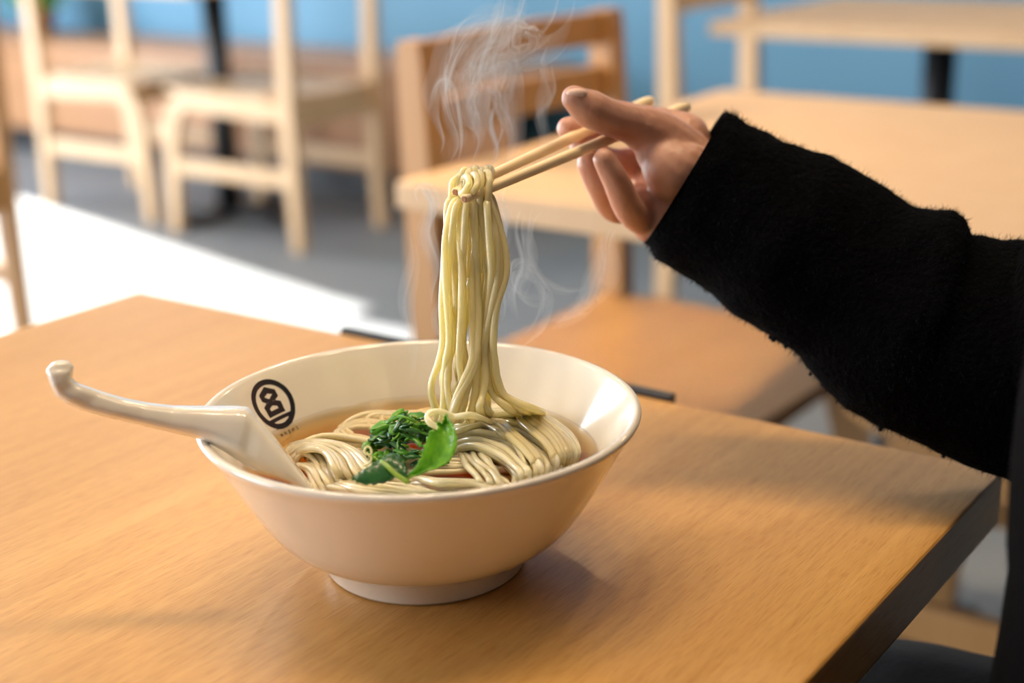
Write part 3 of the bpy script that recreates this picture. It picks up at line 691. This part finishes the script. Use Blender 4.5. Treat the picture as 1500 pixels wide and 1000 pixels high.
# shredded greens piled behind the leaves
random.seed(21)
CX, CY = 596, 655
for k in range(150):
    an = random.uniform(0, 2 * PI); rr = math.sqrt(random.random())
    x = CX + 54 * rr * math.cos(an); y = CY + 22 * rr * math.sin(an) + 16; h = .003 + .021 * (1 - rr * rr) * random.uniform(.6, 1)
    c = atz(x, y, SZ)
    c = c + Vector((0, 0, h)); L_ = random.uniform(.006, .015); th = random.uniform(0, PI); tilt = random.uniform(-.5, .5)
    d = Vector((math.cos(th), math.sin(th) * .8, tilt)).normalized(); n_ = Vector((-math.sin(th), math.cos(th), random.uniform(-.3, .6))).normalized()
    bend = random.uniform(-.004, .004); pts = []
    for i in range(7):
        s_ = i / 6 - .5; pts.append(c + d * L_ * s_ + n_ * bend * (1 - 4 * s_ * s_) + Vector((0, 0, -.004 * s_ * s_)))
    if k % 4 == 0:
        ob = MB().tube(pts, [.0003] + [.00055] * 5 + [.0003], 7).build('shredded_green', M[random.choice(('leafmid', 'stem', 'leafbright'))])
    else:
        wd = random.uniform(.0009, .0027); up = Vector((random.uniform(-.4, .4), random.uniform(-.6, 0), 1)); v = []; f = []
        for i, p in enumerate(pts):
            ww = wd * (math.sin(PI * (i + .6) / 7.2) ** .6) * (1 + .25 * (i % 2)); sd_ = (pts[min(i + 1, 6)] - pts[max(i - 1, 0)]).cross(up).normalized()
            v += [p - sd_ * ww, p + up.normalized() * .0004, p + sd_ * ww]
        for i in range(6):
            for j in range(2): f.append((i * 3 + j, i * 3 + j + 1, i * 3 + j + 4, i * 3 + j + 3))
        ob = mesh('shredded_green', v, f, M[random.choice(('leafmid', 'leafdark', 'leafmid', 'leafbright', 'leafdark'))]); sm = ob.modifiers.new('thick', 'SOLIDIFY'); sm.thickness = .0003
    tag(ob, 'small curled shred of green leaf in the tangled heap on the noodles', 'shredded greens', 'shredded greens on the noodles')

# ================================================================== the person
person = empty('person', W(.45, .17, 0)); tag(person, 'person in a black wool sweater at the right edge, lifting noodles with chopsticks', 'person')
def dq(x, y, t): return dep(x, y, t)
def limb(mb, pts, rad, n=14):
    pts = [Vector(p) for p in pts]
    fine = spline(pts, 6); rr = []
    for i in range(len(pts) - 1):
        for k in range(6): rr.append(rad[i] + (rad[i + 1] - rad[i]) * k / 6)
    rr.append(rad[-1]); mb.tube(fine, rr, n); mb.ball(pts[0], rad[0] * .99, n=n); mb.ball(pts[-1], rad[-1] * .99, n=n)
hand = MB()
WR = dq(1018, 262, .800)
# thumb and its fleshy base
limb(hand, [dq(1000, 236, .800), dq(962, 200, .790), dq(925, 181, .780), dq(893, 172, .770), dq(862, 158, .762), dq(841, 144, .757)], [.0185, .0150, .0110, .0100, .0102, .0070])
limb(hand, [dq(1006, 258, .792), dq(985, 246, .786), dq(962, 222, .787)], [.0190, .0175, .012])
limb(hand, [dq(1000, 205, .815), dq(965, 190, .815), dq(935, 182, .805)], [.016, .013, .010])
# index, middle, ring, little finger
limb(hand, [dq(1000, 200, .845), dq(950, 185, .848), dq(903, 182, .832), dq(862, 186, .808), dq(832, 188, .790)], [.012, .0105, .0090, .0080, .0064])
limb(hand, [dq(1000, 225, .848), dq(950, 236, .858), dq(900, 240, .842), dq(868, 226, .815), dq(850, 214, .797)], [.012, .0105, .0090, .0080, .0062])
limb(hand, [dq(1005, 262, .838), dq(955, 285, .845), dq(905, 305, .815), dq(880, 272, .786), dq(862, 240, .776)], [.012, .0108, .0088, .0080, .0066])
limb(hand, [dq(1010, 300, .820), dq(965, 322, .815), dq(927, 312, .784), dq(903, 266, .766), dq(885, 233, .760)], [.012, .0105, .0084, .0074, .0062])
# palm
limb(hand, [WR, dq(990, 225, .835), dq(960, 215, .845)], [.021, .016, .011])
limb(hand, [WR, dq(985, 270, .835), dq(955, 270, .845)], [.021, .015, .011])
limb(hand, [dq(1012, 280, .805), dq(985, 305, .810), dq(958, 312, .805), dq(945, 300, .800)], [.019, .0155, .0135, .0105])
limb(hand, [dq(1000, 300, .800), dq(968, 325, .798), dq(948, 335, .800)], [.015, .0115, .0075])
EL = dq(1540, 545, .766)
limb(hand, [WR, dq(1080, 300, .797), dq(1250, 400, .787), EL], [.0215, .022, .028, .027], 18)
vh, fh = remeshed(hand, .00125, 7, .5)
def PW(a, b, z=0.0): return W(a - .055, b - .08, z)
# the rest of the body, coarser
bd = MB()
SHO_R = PW(.44, .34, 1.02); SHO_L = PW(.44, -.02, 1.02); HIP = PW(.46, .16, .52); CH = PW(.45, .16, .92)
limb(bd, [EL, EL.lerp(SHO_R, .5) + Vector((0, 0, -.004)), SHO_R], [.026, .034, .044])
limb(bd, [HIP, PW(.45, .16, .68), PW(.44, .16, .80), CH], [.110, .098, .100, .098], 24)
limb(bd, [SHO_R, PW(.44, .16, 1.06), SHO_L], [.042, .05, .042])
limb(bd, [PW(.44, .16, 1.05), PW(.43, .16, 1.16)], [.055, .050])
for sgn, hb in ((1, .255), (-1, .07)):
    limb(bd, [PW(.45, hb, .55), PW(.24, hb + .02 * sgn, .560), PW(.04, hb + .03 * sgn, .52)], [.088, .078, .060])
    limb(bd, [PW(.04, hb + .03 * sgn, .50), PW(.05, hb + .03 * sgn, .28), PW(.07, hb + .03 * sgn, .09)], [.056, .052, .036])
    limb(bd, [PW(.09, hb + .03 * sgn, .045), PW(-.08, hb + .03 * sgn, .035)], [.036, .026])
# left arm rests in the lap
limb(bd, [SHO_L, PW(.50, -.07, .88), PW(.42, -.06, .74)], [.042, .038, .034]); limb(bd, [PW(.42, -.06, .74), PW(.33, -.01, .68), PW(.27, .02, .66)], [.036, .028, .022])
limb(bd, [PW(.27, .02, .66), PW(.21, .04, .645)], [.028, .022])
for k in range(4): limb(bd, [PW(.215, .015 + .018 * k, .645), PW(.17, .02 + .018 * k, .635), PW(.145, .022 + .018 * k, .625)], [.0095, .0088, .008])
limb(bd, [PW(.25, .05, .655), PW(.22, .075, .65), PW(.20, .085, .645)], [.012, .010, .009])
HD = PW(.43, .16, 1.27)
fwd = -UX
bd.ball(HD + Vector((0, 0, .03)), .092, (.98, .98, 1.05), 28, 20); bd.ball(HD + fwd * .022 - Vector((0, 0, .045)), .062, (1, 1, 1.1), 24, 16); bd.ball(HD + fwd * .045 - Vector((0, 0, .085)), .026, n=14)
limb(bd, [HD + fwd * .088 + Vector((0, 0, .02)), HD + fwd * .104 - Vector((0, 0, .018))], [.008, .013]); 
for s_ in (-1, 1): bd.ball(HD + VX * .088 * s_ - Vector((0, 0, .01)), .026, (.7, .5, 1.2))
limb(bd, [HD + fwd * .080 + VX * .018 - Vector((0, 0, .052)), HD + fwd * .084 - Vector((0, 0, .05)), HD + fwd * .080 - VX * .018 - Vector((0, 0, .052))], [.006, .008, .006])
vb, fb = remeshed(bd, .006, 5, .5)
ap = MB().add(vh, fh).add(vb, fb)
off = -Vector(person.location)
def P_build(mb, name, m, parent=person, **k):
    v = [p - Vector(person.location) for p in mb.v]; return mesh(name, v, mb.f, m, parent, **k)
P_build(ap, 'body', M['skin'])
ey = MB()
for s_ in (-1, 1): ey.ball(HD + fwd * .080 + VX * .032 * s_ + Vector((0, 0, .005)), .011)
P_build(ey, 'eyes', M['eye'])
hr = MB(); hr.ball(HD + Vector((0, 0, .045)) - fwd * .018, .104, (1, 1, 1.02), 32, 20); hr.ball(HD - fwd * .05 - Vector((0, 0, .06)), .075, (1, 1.1, 1.4), 24, 16)
v_, f_ = remeshed(hr, .006, 3); P_build(MB().add(v_, f_), 'hair', M['hair'])
# thumb nail seen from the side
nl = MB().ball(dq(845, 137, .7525), .0050, (1.1, .5, .55), 16, 10); P_build(nl, 'thumb_nail', M['nail'], label='pale thumb nail')

# sweater: right sleeve measured from the photo, torso and left sleeve
SL = [((1060, 165), (944, 358), .800), ((1078, 172), (962, 380), .799), ((1110, 190), (1010, 402), .797), ((1160, 212), (1048, 426), .794), ((1213, 234), (1080, 458), .791), ((1262, 262), (1128, 494), .789), ((1308, 288), (1172, 524), .786),
      ((1352, 304), (1208, 566), .782), ((1384, 309), (1240, 600), .779), ((1401, 322), (1262, 612), .777), ((1413, 350), (1285, 626), .775), ((1440, 352), (1315, 640), .773), ((1490, 352), (1372, 664), .770), ((1560, 362), (1450, 694), .766), ((1640, 390), (1540, 730), .762)]
rings = []; n = 40
def slring(A, B, d, k=1.0, shift=None):
    PA, PB = dep(*A, d), dep(*B, d); c = (PA + PB) / 2; up = (PA - PB) / 2 * k; fw = (_F - up.normalized() * _F.dot(up.normalized())).normalized()
    dr = min(.052, up.length * .86) * k
    if shift is not None: c = c + shift
    out = []
    for j in range(n):
        an = 2 * PI * j / n; p = c + up * math.cos(an) + fw * dr * math.sin(an); out.append(p)
    return out
ax = (dep(1145, 345, .795) - dep(1003, 262, .80)).normalized()
rings.append(slring(*SL[0], .80, ax * .030)); rings.append(slring(*SL[0], .86, ax * .010)); rings.append(slring(*SL[0], .93, ax * .001)); rings.append(slring(*SL[0], .99, -ax * .0005))
SI = []
for i in range(len(SL) - 1):
    for k in range(4):
        t = k / 4; L = lambda a, b: a + (b - a) * t; A, B = SL[i], SL[i + 1]
        SI.append(((L(A[0][0], B[0][0]), L(A[0][1], B[0][1])), (L(A[1][0], B[1][0]), L(A[1][1], B[1][1])), L(A[2], B[2])))
SI.append(SL[-1])
for q in SI: rings.append(slring(*q))
# soft folds and knit lumps
for ri, r in enumerate(rings[4:]):
    c = sum(r, Vector()) / n
    for j in range(n):
        p = r[j]; nz = noise.noise(p * 28) * .0035 + noise.noise(p * 75) * .0018 + noise.noise(p * 190) * .0008
        r[j] = p + (p - c).normalized() * nz
sw = MB().loft(rings, caps=False)
sleeve_rings = rings
EL2 = sum(rings[-1], Vector()) / n
sw2 = MB()
def ell(a, b, z, ra, rb, m=40):
    return [PW(a + ra * math.cos(2 * PI * k / m), b + rb * math.sin(2 * PI * k / m), z) for k in range(m)]
tor = [(.47, .16, .462, .145, .19), (.47, .16, .50, .150, .195), (.455, .155, .60, .150, .19), (.455, .155, .70, .145, .185), (.46, .16, .80, .135, .185), (.455, .16, .90, .132, .19), (.45, .16, .98, .12, .20), (.445, .16, 1.04, .10, .19), (.44, .16, 1.08, .075, .13), (.435, .16, 1.11, .062, .075), (.43, .16, 1.135, .060, .065), (.43, .16, 1.13, .052, .056)]
TR = []
for i in range(len(tor) - 1):
    for k in range(4): TR.append(ell(*[tor[i][q] + (tor[i + 1][q] - tor[i][q]) * k / 4 for q in range(5)]))
TR.append(ell(*tor[-1]))
for r in TR:
    c = sum(r, Vector()) / 40
    for j in range(40): r[j] = r[j] + (r[j] - c).normalized() * (noise.noise(r[j] * 9) * .008 + noise.noise(r[j] * 60) * .002)
sw.loft(TR, caps=False)
sw.tube(spline([EL2, EL2.lerp(SHO_R, .5) + Vector((0, 0, -.0)), SHO_R, PW(.44, .24, 1.03)], 6), [.07] * 6 + [.066] * 6 + [.064] * 6 + [.05], 24)
sw.tube(spline([PW(.44, .06, 1.03), SHO_L, PW(.50, -.07, .88), PW(.42, -.06, .74), PW(.33, -.01, .685)], 6), [.055] * 12 + [.058] * 12 + [.045], 24)
sw.ball(SHO_L + Vector((0, 0, -.006)), .064, n=28, m=18).ball(SHO_R + Vector((0, 0, -.004)), .066, n=28, m=18)
sweater = P_build(sw, 'sweater', M['sweater'], label='black knitted wool sweater')
# fuzz standing off the wool
random.seed(33); fz = MB(); v = []; f = []
def fibre(p, nrm, L):
    d = (nrm + Vector((random.gauss(0, .5), random.gauss(0, .5), random.gauss(0, .5)))).normalized(); s_ = d.cross(Vector((random.random(), random.random(), random.random()))).normalized() * .00011
    k = len(v); m_ = p + d * L * .5 + s_ * random.uniform(-6, 6); v.extend([p - s_, p + s_, m_ + s_ * .8, m_ - s_ * .8, p + d * L + s_ * random.uniform(-8, 8)]); f.extend([(k, k + 1, k + 2, k + 3), (k + 3, k + 2, k + 4)])
for i in range(4, len(sleeve_rings) - 1):
    c = sum(sleeve_rings[i], Vector()) / n
    for j in range(n):
        for q in range(7):
            a_, b_ = random.random(), random.random(); p = sleeve_rings[i][j].lerp(sleeve_rings[i][(j + 1) % n], a_).lerp(sleeve_rings[i + 1][j].lerp(sleeve_rings[i + 1][(j + 1) % n], a_), b_)
            fibre(p, (p - c).normalized(), random.uniform(.0014, .0052) * (1 if random.random() < .5 else .5))
for i in range(8, len(TR) - 14):
    c = sum(TR[i], Vector()) / 40
    for j in range(12, 34):
        for q in range(9):
            a_, b_ = random.random(), random.random(); p = TR[i][j].lerp(TR[i][(j + 1) % 40], a_).lerp(TR[i + 1][j].lerp(TR[i + 1][(j + 1) % 40], a_), b_)
            fibre(p, (p - c).normalized(), random.uniform(.0015, .004))
# small pills under the forearm
pl = MB()
for (x, y) in ((1128, 494), (1133, 497), (1151, 507), (1187, 548), (1290, 628), (1382, 668), (1434, 685)):
    pl.ball(dep(x, y, .785), random.uniform(.0008, .0016), n=8, m=6)
fz.add(v, f).add(pl.v, pl.f)
fo = P_build(fz, 'wool_fuzz', M['fuzz'], sweater); fo['kind'] = 'stuff'
# trousers and shoes
tr = MB()
for sgn, hb in ((1, .255), (-1, .07)):
    limb(tr, [PW(.47, hb, .55), PW(.24, hb + .02 * sgn, .562), PW(.03, hb + .03 * sgn, .52)], [.098, .086, .068]); limb(tr, [PW(.035, hb + .03 * sgn, .50), PW(.05, hb + .03 * sgn, .28), PW(.07, hb + .03 * sgn, .10)], [.066, .062, .052])
limb(tr, [PW(.47, .10, .52), PW(.47, .22, .52)], [.115, .115])
v_, f_ = remeshed(tr, .006, 4); P_build(MB().add(v_, f_), 'trousers', M['trousers'], label='black trousers')
sh = MB()
for sgn, hb in ((1, .255), (-1, .07)):
    limb(sh, [PW(.10, hb + .03 * sgn, .048), PW(.0, hb + .03 * sgn, .044), PW(-.10, hb + .03 * sgn, .036)], [.046, .042, .034])
v_, f_ = remeshed(sh, .005, 3)
for q in v_: q.z = max(q.z, .002)
P_build(MB().add(v_, f_), 'shoes', M['trousers'])
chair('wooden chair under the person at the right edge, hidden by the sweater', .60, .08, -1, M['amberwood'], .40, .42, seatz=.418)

# ================================================================== steam
def steam_mat():
    m = bpy.data.materials.new('steam'); m.use_nodes = True; n, l = m.node_tree.nodes, m.node_tree.links; n.clear()
    out = n.new('ShaderNodeOutputMaterial'); sc = n.new('ShaderNodeVolumeScatter'); sc.inputs['Color'].default_value = (1, 1, 1, 1)
    sc.inputs['Anisotropy'].default_value = 0.0; sc.inputs['Density'].default_value = 66
    l.new(sc.outputs[0], out.inputs['Volume']); return m
# each wisp is a long, flat, twisting body of thin mist; guides run through the air in front of the tables
GUIDES = [
    ([(654, 236), (664, 205), (652, 165), (648, 125), (657, 85), (680, 50), (712, 28), (748, 24), (772, 38)], .750, .0050, 5),
    ([(700, 245), (712, 205), (704, 165), (716, 125), (735, 95), (765, 84), (800, 70), (828, 35), (838, -15)], .752, .0065, 6),
    ([(725, 240), (740, 200), (732, 160), (722, 120), (725, 80), (742, 48), (764, 40), (780, 62), (762, 86), (735, 80)], .755, .0050, 5),
    ([(690, 240), (698, 190), (690, 140), (700, 95), (722, 55), (736, 15), (742, -30)], .745, .0070, 5),
    ([(742, 250), (752, 200), (746, 155), (756, 110), (752, 60), (762, 10), (768, -30)], .760, .0060, 5),
    ([(672, 242), (682, 200), (676, 150), (668, 125), (650, 118), (640, 145), (632, 170)], .742, .0035, 3),
    ([(780, 240), (792, 200), (786, 160), (800, 130), (796, 95), (806, 60)], .765, .0035, 3),
    ([(742, 480), (748, 430), (738, 380), (748, 330), (742, 290), (756, 255)], .745, .0045, 4),
    ([(760, 500), (790, 470), (800, 430), (782, 400), (756, 392), (748, 420), (772, 440), (812, 436)], .755, .0045, 4),
    ([(770, 480), (820, 462), (858, 430), (878, 390), (882, 350), (898, 318)], .760, .0055, 4),
    ([(800, 300), (776, 330), (770, 370), (786, 410), (826, 430), (866, 418)], .752, .0035, 3),
    ([(640, 500), (626, 440), (634, 390), (622, 340), (630, 300), (616, 272), (600, 282), (606, 300)], .740, .0035, 3),
    ([(770, 470), (764, 430), (776, 380), (766, 330), (778, 280)], .758, .0045, 3),
    ([(590, 560), (598, 500), (588, 440), (600, 380), (594, 330)], .735, .0030, 2),
    ([(640, 590), (652, 540), (636, 470), (650, 420)], .730, .0030, 2),
]
random.seed(77)
sv = []; sf = []
NS = 14
for pts, d0, wid, cnt in GUIDES:
    for c in range(cnt):
        ox, oy, od = random.gauss(0, 7), random.gauss(0, 5), random.gauss(0, .007); ph = random.uniform(0, 50); tw = random.uniform(0, PI); wv = wid * random.uniform(.5, 1.35)
        lo = random.uniform(0, .25); hi = random.uniform(.75, 1.0)
        P_ = [dep(x + ox + 7 * noise.noise(Vector((i * .5, ph, 0))), y + oy + 6 * noise.noise(Vector((i * .5, ph, 9))), d0 + od + .012 * noise.noise(Vector((i * .4, ph, 4)))) for i, (x, y) in enumerate(pts)]
        P_ = spline(P_, 10); P_ = P_[int(lo * len(P_)):max(int(hi * len(P_)), int(lo * len(P_)) + 8)]; N_ = len(P_); prev = None; base = len(sv)
        for i, p in enumerate(P_):
            t = (P_[min(i + 1, N_ - 1)] - P_[max(i - 1, 0)]).normalized()
            prev = (Vector((1, 0, 0)) - t * t.x).normalized() if prev is None else (prev - t * prev.dot(t)).normalized()
            by = t.cross(prev); a_ = tw + 2.6 * noise.noise(Vector((i * .035, ph, 2)))
            n1 = prev * math.cos(a_) + by * math.sin(a_); n2 = t.cross(n1)
            env = max(.02, math.sin(PI * (i + .3) / N_)) ** .6; w1 = wv * env * (1 + .5 * noise.noise(Vector((i * .08, ph, 7)))); w2 = .00075 * env + w1 * .07
            for k in range(NS):
                an = 2 * PI * k / NS; curl = n2 * (w1 * .35 * math.cos(an) ** 2)
                sv.append(p + n1 * w1 * math.cos(an) + n2 * w2 * math.sin(an) + curl)
        for i in range(N_ - 1):
            for k in range(NS):
                k2 = (k + 1) % NS; sf.append((base + i * NS + k, base + i * NS + k2, base + (i + 1) * NS + k2, base + (i + 1) * NS + k))
        sf.append(tuple(base + k for k in range(NS - 1, -1, -1))); sf.append(tuple(base + (N_ - 1) * NS + k for k in range(NS)))
st = mesh('steam', sv, sf, steam_mat()); tag(st, 'thin white steam curling up around the lifted noodles', 'steam', kind='stuff')
